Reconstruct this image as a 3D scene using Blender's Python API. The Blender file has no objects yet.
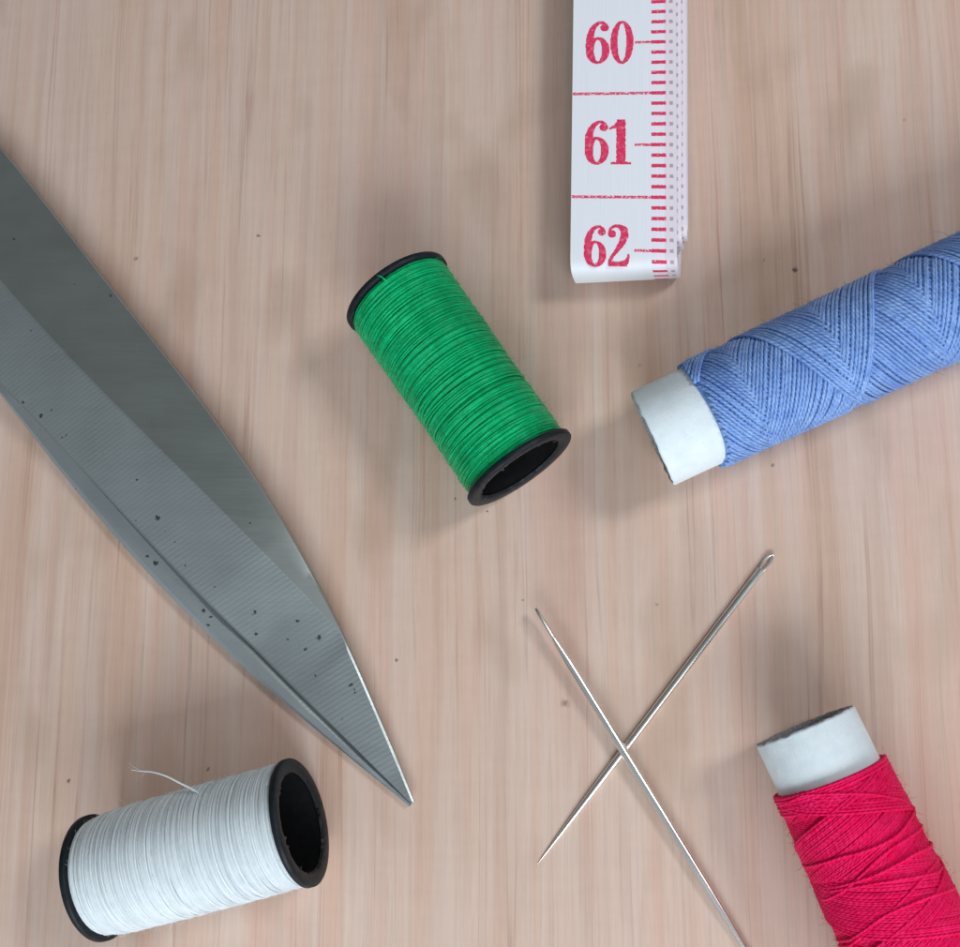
import bpy, math, random
import numpy as np
from mathutils import Vector, Matrix
random.seed(7); rng = np.random.default_rng(7)
SC = bpy.context.scene
C = SC.collection
SC.unit_settings.system = 'METRIC'; SC.unit_settings.scale_length = 0.01      # one unit is a centimetre
PI = math.pi

# ------------------------------------------------------------------ camera
F = 1080.0; NU, NV = 240.0, 180.0          # focal length and the plumb point, in photo pixels from the centre
CX, CY = 480.0, 473.5
H = 11.0
d = Vector((NU, -NV, -F)).normalized()      # straight down, seen in camera axes
Yc = Vector((0, F, -NV)).normalized(); Zc = -d; Xc = Yc.cross(Zc).normalized()
R = Matrix((Xc, Yc, Zc))                    # camera axes -> world axes
cam_d = bpy.data.cameras.new('camera'); cam = bpy.data.objects.new('camera', cam_d); C.objects.link(cam)
cam.matrix_world = Matrix.Translation((0, 0, H)) @ R.to_4x4()
cam_d.sensor_width = 36; cam_d.lens = 36 * F / 960
cam_d.clip_start = .1; cam_d.clip_end = 500
SC.camera = cam

def at(px, py, z=0.0):
    r = R @ Vector((px - CX, -(py - CY), -F))
    t = (z - H) / r.z
    return Vector((r.x * t, r.y * t, z))

cam_d.dof.use_dof = True
cam_d.dof.focus_distance = (at(560, 560, .3) - Vector((0, 0, H))).length
cam_d.dof.aperture_fstop = 9.0

# ------------------------------------------------------------------ helpers
def mesh_obj(name, V, Fc, mat, parent=None, smooth=True, uv=None):
    me = bpy.data.meshes.new(name)
    me.from_pydata([tuple(v) for v in V], [], Fc)
    if uv is not None:
        l = me.uv_layers.new(name='UVMap')
        l.data.foreach_set('uv', np.asarray(uv, dtype=np.float32).ravel())
    if smooth: me.polygons.foreach_set('use_smooth', [True] * len(me.polygons))
    me.update()
    o = bpy.data.objects.new(name, me); C.objects.link(o)
    if mat: me.materials.append(mat)
    if parent: o.parent = parent
    return o

def tag(o, label=None, cat=None, group=None, kind=None):
    if label: o['label'] = label
    if cat: o['category'] = cat
    if group: o['group'] = group
    if kind: o['kind'] = kind

def empty(name, loc=(0, 0, 0), rz=0.0):
    o = bpy.data.objects.new(name, None); C.objects.link(o)
    o.location = loc; o.rotation_euler = (0, 0, rz); o.empty_display_size = .3
    return o

class Acc:
    """collects tubes and grids into one mesh"""
    def __init__(s): s.V = []; s.F = []; s.UV = []; s.n = 0
    def tube(s, P, N, rad, sides=6, u0=0.0, cap=True, closed=False):
        P = np.asarray(P, float); n = len(P)
        T = np.gradient(P, axis=0)
        if closed: T = np.roll(P, -1, 0) - np.roll(P, 1, 0)
        T /= np.linalg.norm(T, axis=1)[:, None] + 1e-12
        if N is None:
            ref = np.array([0, 0, 1.0]); N = np.tile(ref, (n, 1))
            bad = np.abs(T @ ref) > .95; N[bad] = (1, 0, 0)
        N = np.asarray(N, float); N = N - (N * T).sum(1)[:, None] * T; N /= np.linalg.norm(N, axis=1)[:, None] + 1e-12
        B = np.cross(T, N)
        rad = np.broadcast_to(rad, (n,))
        seg = np.linalg.norm(np.diff(P, axis=0), axis=1); L = u0 + np.concatenate([[0], np.cumsum(seg)])
        a = np.arange(sides) * 2 * PI / sides
        ring = N[:, None, :] * np.cos(a)[None, :, None] + B[:, None, :] * np.sin(a)[None, :, None]
        V = P[:, None, :] + ring * rad[:, None, None]
        s.V.append(V.reshape(-1, 3))
        i = np.arange(n - 1)[:, None]; j = np.arange(sides)[None, :]; j2 = (j + 1) % sides
        f = np.stack([i * sides + j, i * sides + j2, (i + 1) * sides + j2, (i + 1) * sides + j], -1).reshape(-1, 4) + s.n
        vj = np.broadcast_to(j / sides, (n - 1, sides)); vj2 = np.broadcast_to((j + 1) / sides, (n - 1, sides))
        ui = np.broadcast_to(L[:-1, None], (n - 1, sides)); ui2 = np.broadcast_to(L[1:, None], (n - 1, sides))
        uv = np.stack([np.stack([ui, vj], -1), np.stack([ui, vj2], -1), np.stack([ui2, vj2], -1), np.stack([ui2, vj], -1)], 2)
        s.F += f.tolist(); s.UV.append(uv.reshape(-1, 2))
        if cap:
            s.F.append([s.n + k for k in range(sides)][::-1]); s.UV.append(np.zeros((sides, 2)))
            s.F.append([s.n + (n - 1) * sides + k for k in range(sides)]); s.UV.append(np.zeros((sides, 2)))
        s.n += n * sides
        return L[-1]
    def grid(s, G, uv=None, wrap=False):
        """G: (rows, cols, 3)"""
        G = np.asarray(G, float); r, c, _ = G.shape
        s.V.append(G.reshape(-1, 3)); cc = c if wrap else c - 1
        for i in range(r - 1):
            for j in range(cc):
                k = (j + 1) % c
                s.F.append([s.n + i * c + j, s.n + i * c + k, s.n + (i + 1) * c + k, s.n + (i + 1) * c + j])
                if uv is not None:
                    s.UV.append(np.array([uv[i][j], uv[i][k], uv[i + 1][k], uv[i + 1][j]]))
                else:
                    s.UV.append(np.zeros((4, 2)))
        s.n += r * c
    def build(s, name, mat, parent=None, smooth=True):
        return mesh_obj(name, np.concatenate(s.V), s.F, mat, parent, smooth, np.concatenate(s.UV))

# ------------------------------------------------------------------ material helpers
class M:
    def __init__(s, name):
        s.m = bpy.data.materials.new(name); s.m.use_nodes = True
        s.nt = s.m.node_tree; s.b = s.nt.nodes['Principled BSDF']
    def n(s, t, **k):
        nd = s.nt.nodes.new(t)
        for a, v in k.items():
            if a.startswith('i_'): nd.inputs[a[2:].replace('_', ' ')].default_value = v
            else: setattr(nd, a, v)
        return nd
    def l(s, a, b): s.nt.links.new(a, b)
    def val(s, x, sock):
        if hasattr(x, 'links'): s.l(x, sock)
        else: sock.default_value = x
    def math(s, op, a, b=0.0, c=None, clamp=False):
        nd = s.n('ShaderNodeMath', operation=op, use_clamp=clamp)
        s.val(a, nd.inputs[0]); s.val(b, nd.inputs[1])
        if c is not None: s.val(c, nd.inputs[2])
        return nd.outputs[0]
    def mix(s, f, a, b, bt='MIX'):
        nd = s.n('ShaderNodeMix', data_type='RGBA', blend_type=bt)
        s.val(f, nd.inputs[0])
        for x, i in ((a, 6), (b, 7)):
            if hasattr(x, 'links'): s.l(x, nd.inputs[i])
            else: nd.inputs[i].default_value = (*x, 1)
        return nd.outputs[2]
    def coords(s, which='Object', scale=(1, 1, 1), loc=(0, 0, 0), rot=(0, 0, 0)):
        tc = s.n('ShaderNodeTexCoord'); mp = s.n('ShaderNodeMapping')
        s.l(tc.outputs[which], mp.inputs[0]); mp.inputs['Scale'].default_value = scale
        mp.inputs['Location'].default_value = loc; mp.inputs['Rotation'].default_value = rot
        return mp.outputs[0]
    def noise(s, vec, scale=1.0, detail=2.0, rough=.5, dist=0.0):
        nd = s.n('ShaderNodeTexNoise'); s.l(vec, nd.inputs['Vector'])
        nd.inputs['Scale'].default_value = scale; nd.inputs['Detail'].default_value = detail
        nd.inputs['Roughness'].default_value = rough; nd.inputs['Distortion'].default_value = dist
        return nd.outputs['Fac']
    def ramp(s, f, stops, interp='LINEAR'):
        nd = s.n('ShaderNodeValToRGB'); s.l(f, nd.inputs[0]); cr = nd.color_ramp; cr.interpolation = interp
        while len(cr.elements) < len(stops): cr.elements.new(.5)
        for e, (p, c) in zip(cr.elements, stops):
            e.position = p; e.color = (*c, 1) if isinstance(c, tuple) else (c, c, c, 1)
        return nd.outputs[0]
    def bump(s, h, strength=.5, dist=.01, prev=None):
        nd = s.n('ShaderNodeBump'); s.l(h, nd.inputs['Height'])
        nd.inputs['Strength'].default_value = strength; nd.inputs['Distance'].default_value = dist
        if prev is not None: s.l(prev, nd.inputs['Normal'])
        return nd.outputs[0]
    def set(s, **k):
        for a, v in k.items():
            sock = s.b.inputs[a.replace('_', ' ')]
            if hasattr(v, 'links'): s.l(v, sock)
            elif isinstance(v, tuple): sock.default_value = (*v, 1) if len(v) == 3 else v
            else: sock.default_value = v
        return s.m

# ------------------------------------------------------------------ table top
def wood():
    m = M('pale laminated wood')
    warp = m.n('ShaderNodeVectorMath', operation='ADD')
    tc = m.n('ShaderNodeTexCoord')
    wn = m.n('ShaderNodeTexNoise'); m.l(m.coords(scale=(.35, .22, 1)), wn.inputs['Vector']); wn.inputs['Scale'].default_value = 1; wn.inputs['Detail'].default_value = 3
    ws = m.n('ShaderNodeVectorMath', operation='MULTIPLY'); m.l(wn.outputs['Color'], ws.inputs[0]); ws.inputs[1].default_value = (.16, .0, 0)
    m.l(tc.outputs['Object'], warp.inputs[0]); m.l(ws.outputs[0], warp.inputs[1])
    def sc(x, y, lx=0):
        mp = m.n('ShaderNodeMapping'); m.l(warp.outputs[0], mp.inputs[0]); mp.inputs['Scale'].default_value = (x, y, 1); mp.inputs['Location'].default_value = (lx, lx * .7, 0)
        return mp.outputs[0]
    big = m.noise(sc(1.25, .06, 3.1), 1, 3, .55)
    col = m.ramp(big, [(.28, (.54, .355, .255)), (.40, (.65, .455, .365)), (.50, (.665, .505, .425)), (.58, (.655, .445, .365)), (.68, (.615, .48, .40)), (.80, (.56, .38, .29))])
    band = m.noise(sc(3.8, .09, 9.3), 1, 3, .6)
    pink = m.ramp(band, [(.33, (.90, .85, .82)), (.5, (1, 1, 1)), (.64, (1.0, .95, .92)), (.78, (.93, .98, .98))])
    col = m.mix(.8, col, pink, 'MULTIPLY')
    # soft warm stains
    st = m.noise(sc(1.1, .5, 21), 1, 2, .5)
    stf = m.ramp(st, [(.56, 0.0), (.75, 1.0)])
    col = m.mix(m.math('MULTIPLY', stf, .5), col, (.40, .265, .18))
    # fine fibres
    fib = m.noise(sc(30, .45, 5), 1, 4, .7)
    fr = m.ramp(fib, [(.25, .91), (.5, 1.0), (.75, 1.04)])
    col = m.mix(1.0, col, fr, 'MULTIPLY')
    fib2 = m.noise(sc(95, 2.6, 15), 1, 3, .65)
    col = m.mix(1.0, col, m.ramp(fib2, [(.25, .93), (.5, 1.0), (.75, 1.04)]), 'MULTIPLY')
    # crosswise ripple of the figure
    rip = m.noise(sc(1.8, 7, 2), 1, 3, .6)
    col = m.mix(1.0, col, m.ramp(rip, [(.3, .98), (.5, 1.0), (.7, 1.015)]), 'MULTIPLY')
    # thin reddish-brown pore lines
    por = m.noise(sc(4.6, .045, 33), 1, 2, .5)
    ln = m.math('SUBTRACT', 1.0, m.math('MULTIPLY', m.math('ABSOLUTE', m.math('SUBTRACT', por, .57)), 60.0), clamp=True)
    seg = m.ramp(m.noise(sc(2.6, .34, 47), 1, 4, .65), [(.40, 0.0), (.66, 1.0)])
    lf = m.math('MULTIPLY', m.math('MULTIPLY', ln, seg), .50)
    col = m.mix(lf, col, (.31, .145, .105))
    por2 = m.noise(sc(15, .22, 63), 1, 1, .5)
    ln2 = m.math('SUBTRACT', 1.0, m.math('MULTIPLY', m.math('ABSOLUTE', m.math('SUBTRACT', por2, .66)), 30.0), clamp=True)
    col = m.mix(m.math('MULTIPLY', ln2, .14), col, (.27, .16, .12))
    # small dark flecks, each at its own spot on the board
    spots = [(136, 259, .030, .6), (258, 236, .022, .7), (795, 270, .030, .9), (397, 660, .02, .8), (565, 703, .04, .55), (69, 781, .02, .8), (208, 769, .02, .7),
             (455, 499, .018, .7), (773, 465, .02, .7), (764, 260, .013, .8), (523, 600, .013, .6), (640, 366, .02, .4),
             (657, 604, .018, .4), (488, 512, .014, .8), (115, 885, .02, .4), (905, 120, .02, .3)]
    nz = m.n('ShaderNodeTexNoise'); m.l(tc.outputs['Object'], nz.inputs['Vector']); nz.inputs['Scale'].default_value = 22; nz.inputs['Detail'].default_value = 3
    off = m.n('ShaderNodeVectorMath', operation='MULTIPLY_ADD'); m.l(nz.outputs['Color'], off.inputs[0]); off.inputs[1].default_value = (.07, .07, 0); m.l(tc.outputs['Object'], off.inputs[2])
    tot = None
    for x, y, r, s in spots:
        p = at(x, y); dn = m.n('ShaderNodeVectorMath', operation='DISTANCE'); m.l(off.outputs[0], dn.inputs[0]); dn.inputs[1].default_value = (p.x + .035, p.y + .035, 0)
        f = m.math('MULTIPLY', m.math('SUBTRACT', 1.35, m.math('DIVIDE', dn.outputs['Value'], r * .95), clamp=True), s)
        tot = f if tot is None else m.math('MAXIMUM', tot, f)
    col = m.mix(tot, col, (.07, .045, .035))
    b = m.bump(fib, .05, .006); b = m.bump(fib2, .05, .004, b)
    m.set(Base_Color=col, Roughness=.52, Normal=b); m.b.inputs['Specular IOR Level'].default_value = .35
    return m.m
S = 90
top = mesh_obj('tabletop', [(-S, -S, 0), (S, -S, 0), (S, S, 0), (-S, S, 0), (-S, -S, -2), (S, -S, -2), (S, S, -2), (-S, S, -2)],
               [[0, 1, 2, 3], [7, 6, 5, 4], [0, 4, 5, 1], [1, 5, 6, 2], [2, 6, 7, 3], [3, 7, 4, 0]], wood(), smooth=False)
tag(top, kind='structure')

# ------------------------------------------------------------------ thread materials
def thread_mat(name, c, dark, light, ply=.075, spec=.35, rough=.55, sheen=.25, twist=1.0, trans=0.0):
    m = M(name)
    tc = m.n('ShaderNodeTexCoord'); sp = m.n('ShaderNodeSeparateXYZ'); m.l(tc.outputs['UV'], sp.inputs[0])
    u, v = sp.outputs[0], sp.outputs[1]
    ph = m.math('ADD', m.math('DIVIDE', u, ply), m.math('MULTIPLY', v, 2.0))
    tw = m.math('ABSOLUTE', m.math('SINE', m.math('MULTIPLY', ph, PI)))
    nz = m.noise(m.coords(scale=(1, 1, 1)), 9, 3, .6)
    fine = m.noise(m.coords('UV', scale=(14, 3, 1)), 1, 3, .7)
    big = m.noise(m.coords(scale=(1, 1, 1)), 1.7, 2, .5)
    col = m.mix(m.ramp(nz, [(.3, 0.0), (.7, 1.0)]), c, light)
    col = m.mix(m.ramp(fine, [(.3, .5), (.55, 0.0)]), col, dark)
    col = m.mix(m.ramp(big, [(.35, .35), (.6, 0.0)]), col, dark)
    col = m.mix(m.math('MULTIPLY', m.math('SUBTRACT', 1.0, tw), .45 * twist), col, dark)
    b = m.bump(tw, .8 * twist, .012); b = m.bump(fine, .4, .006, b)
    m.set(Base_Color=col, Roughness=rough, Normal=b, Sheen_Weight=sheen, Sheen_Roughness=.4)
    m.b.inputs['Specular IOR Level'].default_value = spec
    m.b.inputs['Sheen Tint'].default_value = (*light, 1)
    mx = max(light); m.b.inputs['Specular Tint'].default_value = (*[.25 + .75 * c_ / mx for c_ in light], 1)
    if trans:
        m.b.inputs['Subsurface Weight'].default_value = trans; m.b.inputs['Subsurface Radius'].default_value = (.05, .05, .05)
        m.b.inputs['Subsurface Scale'].default_value = 1.0
    return m.m
green = thread_mat('green polyester thread', (.001, .34, .108), (.001, .21, .06), (.003, .52, .20), ply=.045, spec=.5, rough=.36, sheen=.0, twist=.12, trans=.15)
white = thread_mat('white polyester thread', (.76, .84, .88), (.70, .78, .83), (.83, .90, .94), ply=.05, spec=.3, rough=.5, sheen=.15, twist=.15, trans=.35)
blue = thread_mat('blue cotton thread', (.20, .35, .72), (.08, .18, .54), (.36, .55, .89), ply=.055, spec=.55, rough=.38, sheen=.2, twist=.6)
red = thread_mat('crimson thread', (.86, .004, .095), (.60, .001, .05), (.93, .02, .16), ply=.05, spec=.2, rough=.6, sheen=.12, twist=.5)

def fuzz(acc, n, length, rfun, x0, x1, rad=.0016, spread=.5, up=.5):
    """loose fibres standing off a winding"""
    for _ in range(n):
        x = random.uniform(x0, x1); th = random.uniform(0, 2 * PI); r = rfun(x)
        er = np.array([0, math.cos(th), math.sin(th)]); et = np.array([0, -math.sin(th), math.cos(th)]); ex = np.array([1., 0, 0])
        p = ex * x + er * r; s = random.choice((-1, 1)); L = length * random.uniform(.3, 1.2)
        dr = et * s + ex * random.gauss(0, spread) + er * random.uniform(.05, up)
        P = [p]
        for k in range(5):
            dr = dr + np.array([random.gauss(0, .28) for _ in range(3)]); dr /= np.linalg.norm(dr)
            q = P[-1] + dr * L / 5
            rr = math.hypot(q[1], q[2])
            if rr < r * .99: q[1:] *= r / rr
            P.append(q)
        acc.tube(P, None, rad, 3, cap=False)

def cyl(x, r, th):
    return np.stack([x, r * np.cos(th), r * np.sin(th)], -1), np.stack([np.zeros_like(x), np.cos(th), np.sin(th)], -1)
def wob(t, seed, amp, f=1.0):
    g = np.random.default_rng(seed); o = np.zeros_like(t)
    for k in range(1, 5):
        o = o + g.normal() * np.sin(f * k * t + g.uniform(0, 6.28)) / k
    return o * amp

# ------------------------------------------------------------------ black plastic spools
def plastic():
    m = M('black moulded plastic')
    n1 = m.noise(m.coords(), 14, 3, .6); n2 = m.noise(m.coords(scale=(1, 1, 1)), 60, 2, .5)
    col = m.ramp(n1, [(.35, (.006, .009, .012)), (.7, (.013, .018, .023))])
    m.set(Base_Color=col, Roughness=m.ramp(n2, [(.3, .38), (.7, .58)]), Normal=m.bump(n2, .15, .004))
    m.b.inputs['Specular IOR Level'].default_value = .22
    return m.m
PL = plastic()
def matt_black():
    m = M('matt black inside of the core'); n = m.noise(m.coords(), 12, 3, .6)
    m.set(Base_Color=m.ramp(n, [(.3, (.003, .003, .004)), (.7, (.008, .008, .009))]), Roughness=.8); m.b.inputs['Specular IOR Level'].default_value = .15
    return m.m
CO = matt_black()

def ring_profile(prof, mat, name, parent, nseg=144, jag=None):
    """revolve a closed (x, r) profile about x; jag = indices of points whose radius gets a torn wobble"""
    a = np.arange(nseg) * 2 * PI / nseg
    A = Acc(); G = []
    js = np.array([max(0, random.gauss(-.3, 1)) for _ in range(nseg)]) ** 1.5
    for i, (x, r) in enumerate(prof + [prof[0]]):
        rr = np.full(nseg, r, float); xx = np.full(nseg, x, float)
        if jag and (i % len(prof)) in jag: rr = rr - js * jag[i % len(prof)]; xx = xx + js * jag[i % len(prof)] * .3
        G.append(np.stack([xx, rr * np.cos(a), rr * np.sin(a)], -1))
    A.grid(np.array(G)[::-1], wrap=True)
    o = A.build(name, mat, parent)
    e = o.modifiers.new('edge', 'EDGE_SPLIT'); e.split_angle = math.radians(50)
    return o

def plastic_spool(pA, pB, Rf, rt, hole, mat, label, seedv, end_bulge, hair, hair_n, grp):
    a = at(*pA, Rf); b = at(*pB, Rf); dv = b - a; L = dv.length
    root = empty('thread_spool', (a.x, a.y, 0), math.atan2(dv.y, dv.x))
    tag(root, label, 'thread spool', grp)
    def lift(o): o.location = (0, 0, Rf)
    t = .065
    for x0, s, jg in ((0, 1, .008), (L, -1, .013)):
        # outer face at x0, going inwards in direction s
        prof = [(x0 + s * .010, hole + .02), (x0, hole + .045), (x0, Rf - .012), (x0 + s * .012, Rf), (x0 + s * (t - .01), Rf), (x0 + s * t, Rf - .01), (x0 + s * t, hole + .02), (x0 + s * .03, hole)]
        if s > 0: prof = prof[::-1]
        jj = {0: jg, 7: jg * .5} if s < 0 else {7: jg, 0: jg * .5}
        lift(ring_profile(prof, PL, 'flange', root, jag=jj))
    prof = [(t * .8, hole + .028), (t * .8, hole), (L - t * .8, hole), (L - t * .8, hole + .028)]
    lift(ring_profile(prof, CO, 'core', root))
    # winding
    A = Acc()
    x0, x1 = t + .012, L - t - .012
    def rf(x):
        u = (x - x0) / (x1 - x0)
        return rt + end_bulge(u)
    # body under the threads
    nx = 60; G = []; aa = np.arange(64) * 2 * PI / 64
    for x in np.linspace(x0, x1, nx):
        r = rf(x) - .028
        G.append(np.stack([np.full(64, x), r * np.cos(aa), r * np.sin(aa)], -1))
    for rr, xx in ((hole + .03, x0), ):
        G.insert(0, np.stack([np.full(64, xx), rr * np.cos(aa), rr * np.sin(aa)], -1))
    G.append(np.stack([np.full(64, x1), (hole + .03) * np.cos(aa), (hole + .03) * np.sin(aa)], -1))
    A.grid(np.array(G), wrap=True)
    rth = .0128
    def helix(pitch, rofs, xs, xe, seed, jit, tilt):
        turns = abs(xe - xs) / pitch; n = int(turns * 56)
        th = np.linspace(0, turns * 2 * PI, n) + seed
        x = np.linspace(xs, xe, n) + wob(th, seed, jit, .13) + tilt * np.sin(th + seed)
        x = np.clip(x, x0, x1)
        r = np.array([rf(q) for q in x]) + rofs + wob(th, seed + 1, .0022, .31) + wob(th, seed + 2, .0014, 1.3)
        P, N = cyl(x, r, th)
        A.tube(P, N, rth, 6, u0=seed)
    helix(.0215, -.014, x0, x1, seedv, .008, .004)
    helix(.0225, -.007, x1, x0, seedv + 3, .014, -.016)
    helix(.036, -.001, x0, x1, seedv + 5, .024, .022)
    for k in range(26):                                   # odd turns lying across the rest
        xs = random.uniform(x0 + .05, x1 - .05); n = 90; th0 = random.uniform(0, 6.28)
        span = random.uniform(1.2, 2.6) * PI
        th = th0 + np.linspace(0, span, n); x = np.clip(xs + random.uniform(-.08, .08) * np.linspace(-.5, .5, n) + random.uniform(-.03, .03) * np.sin(th), x0, x1)
        env = np.sin(np.linspace(0, PI, n)) ** .4
        r = np.array([rf(q) for q in x]) - .016 + env * .022
        P, N = cyl(x, r, th); A.tube(P, N, rth * .9, 6, u0=k)
    fuzz(A, hair_n * 2, hair * .55, lambda x: rf(x) + .010, x0, x1, rad=.0010)
    fuzz(A, hair_n // 6, hair * 1.1, lambda x: rf(x) + .010, x0, x1, rad=.0011)
    o = A.build('thread_winding', mat, root); lift(o)
    return root, rf, L

GRP = 'thread spools with black plastic flanges'
g_root, g_rf, gL = plastic_spool((396, 291), (521.5, 470.5), .605, .548, .46, green,
    'small spool of emerald green thread with black flanges', 11, lambda u: .014 * math.exp(-(u / .12) ** 2) + .008 * math.sin(u * 7) - .012 * math.exp(-((1 - u) / .05) ** 2) + .006, .16, 900, GRP)
w_root, w_rf, wL = plastic_spool((95.5, 877.5), (303, 821), .62, .585, .48, white,
    'small spool of white thread with black flanges and a loose thread end', 23, lambda u: .012 * math.sin(u * PI) - .028 * math.exp(-(u / .06) ** 2), .12, 1100, GRP)
# the loose end of the white thread, leaving the winding and lying in the air just above the board
def local_of(root, p):
    return root.matrix_basis.inverted() @ p
A = Acc()
pts_px = [(212, 806, .86), (203, 797, .90), (193, 789.5, .93), (180, 783, .94), (166, 776, .92), (152, 772, .88), (140, 771, .85), (131, 770, .84)]
P0 = [np.array(at(x, y, z)) for x, y, z in pts_px]
def smooth_path(P, k=8):
    P = [np.array(p, float) for p in P]; out = []
    E = [2 * P[0] - P[1]] + P + [2 * P[-1] - P[-2]]
    for i in range(1, len(E) - 2):
        for t in np.linspace(0, 1, k, endpoint=False):
            a, b, c_, d_ = E[i - 1], E[i], E[i + 1], E[i + 2]
            out.append(.5 * ((2 * b) + (-a + c_) * t + (2 * a - 5 * b + 4 * c_ - d_) * t * t + (-a + 3 * b - 3 * c_ + d_) * t ** 3))
    out.append(P[-1]); return np.array(out)
Pw = smooth_path(P0); nW = len(Pw)
A.tube(Pw, None, np.linspace(.0125, .005, nW) * np.where(np.arange(nW) > nW * .85, .7, 1), 6)
for k in range(4):
    i = int(nW * random.betavariate(3, 1.2)) ; i = min(i, nW - 3); p = Pw[i]; dr = Pw[i + 2] - Pw[i]; dr /= np.linalg.norm(dr); Q = [p]
    for s in range(5):
        dr = dr + rng.normal(0, .22, 3); dr /= np.linalg.norm(dr); Q.append(Q[-1] + dr * random.uniform(.015, .045))
    A.tube(Q, None, .0016, 3, cap=False)
inv = Matrix.Rotation(-w_root.rotation_euler.z, 4, 'Z') @ Matrix.Translation(-w_root.location)
A.V = [np.array([inv @ Vector(v) for v in blk]) for blk in A.V]
A.build('loose_thread', white, w_root)

A = Acc()
for pts in ([(388, 283, 1.16), (384, 279, 1.20), (380, 276, 1.215), (376, 276, 1.20)],):
    Pg = smooth_path([np.array(at(x, y, z)) for x, y, z in pts]); A.tube(Pg, None, np.linspace(.011, .004, len(Pg)), 6)
inv = Matrix.Rotation(-g_root.rotation_euler.z, 4, 'Z') @ Matrix.Translation(-g_root.location)
A.V = [np.array([inv @ Vector(v) for v in blk]) for blk in A.V]
A.build('loose_thread', green, g_root)

# ------------------------------------------------------------------ paper tube spools
def paper():
    m = M('white cardboard')
    n1 = m.noise(m.coords(), 5, 3, .6); n2 = m.noise(m.coords(scale=(3, 12, 12)), 6, 4, .7)
    col = m.ramp(n1, [(.3, (.68, .755, .80)), (.7, (.76, .825, .86))])
    col = m.mix(m.ramp(m.noise(m.coords(scale=(4, 4, 4)), 9, 2, .5), [(.66, 0.0), (.75, .35)]), col, (.50, .50, .48))
    fb = m.noise(m.coords(scale=(40, 9, 9), rot=(.3, 0, .2)), 1, 4, .7)
    col = m.mix(m.ramp(fb, [(.62, 0.0), (.74, .30)]), col, (.55, .60, .63))
    grime = m.math('MULTIPLY', m.ramp(m.noise(m.coords(), 3.5, 4, .65), [(.50, 0.0), (.72, 1.0)]), .22)
    col = m.mix(grime, col, (.60, .60, .57))
    m.set(Base_Color=col, Roughness=.8, Normal=m.bump(m.noise(m.coords(), 2.6, 2, .5), .35, .05, m.bump(n2, .5, .008)))
    m.b.inputs['Specular IOR Level'].default_value = .3
    return m.m
def paper_in():
    m = M('grey board core')
    n = m.noise(m.coords(scale=(2, 8, 8)), 8, 3, .6)
    m.set(Base_Color=m.ramp(n, [(.3, (.17, .17, .175)), (.7, (.42, .42, .42))]), Roughness=.85)
    return m.m
PAP, PIN = paper(), paper_in()

def paper_spool(p0, dirpx, r_tube, r_th, tube_len, total, label):
    z = r_th
    a = at(*p0, z); b = at(p0[0] + dirpx[0], p0[1] + dirpx[1], z); dv = b - a
    root = empty('paper_thread_spool', (a.x, a.y, 0), math.atan2(dv.y, dv.x))
    tag(root, label, 'thread spool', 'thread spools wound on white paper tubes')
    ns = 128; aa = np.arange(ns) * 2 * PI / ns
    rag = np.array([random.gauss(0, 1) for _ in range(ns)]); rag = (rag + np.roll(rag, 1) + np.roll(rag, 2)) / 3 * .006
    rag2 = np.array([random.gauss(0, 1) for _ in range(ns)]); rag2 = (rag2 + np.roll(rag2, 1) + np.roll(rag2, 2)) * .0022
    A = Acc(); G = []
    for x, r, rg in ((.0, r_tube - .012, rag), (.006, r_tube - .002, rag), (.02, r_tube, 0 * rag), (tube_len * .6, r_tube, 0 * rag), (tube_len + .3, r_tube, 0 * rag), (total - .02, r_tube, 0 * rag), (total, r_tube - .01, 0 * rag)):
        G.append(np.stack([x + rg, (r + wob(aa, int(x * 10), .0012, 1)) * np.cos(aa), (r + wob(aa, int(x * 10), .0012, 1)) * np.sin(aa)], -1))
    A.grid(np.array(G), wrap=True)
    o = A.build('paper_tube', PAP, root); o.location.z = z
    A = Acc(); G = []
    for x, r, rg in ((total, r_tube - .01, 0 * rag), (total, r_tube - .075, 0 * rag), (.02, r_tube - .075, rag2), (-.006, r_tube - .065, rag2), (-.002, r_tube - .035, rag2), (.0, r_tube - .012, rag)):
        G.append(np.stack([x + rg, r * np.cos(aa), r * np.sin(aa)], -1))
    A.grid(np.array(G), wrap=True)
    o = A.build('tube_lining', PIN, root); o.location.z = z
    return root, z

def body(A, x0f, x1, r, rb, cone=0.0):
    """plain layer under the outer threads, its near end following x0f(theta)"""
    ns = 72; aa = np.arange(ns) * 2 * PI / ns; G = []
    for t, q in ((0, rb), (0, r * .985), (.02, r), (.3, r), (.5, r), (1, r)):
        x = x0f(aa) + (x1 - x0f(aa)) * t; q = q + cone * np.clip(x - .5, 0, 2.2)
        G.append(np.stack([x, q * np.cos(aa), q * np.sin(aa)], -1))
    A.grid(np.array(G), wrap=True)

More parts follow.
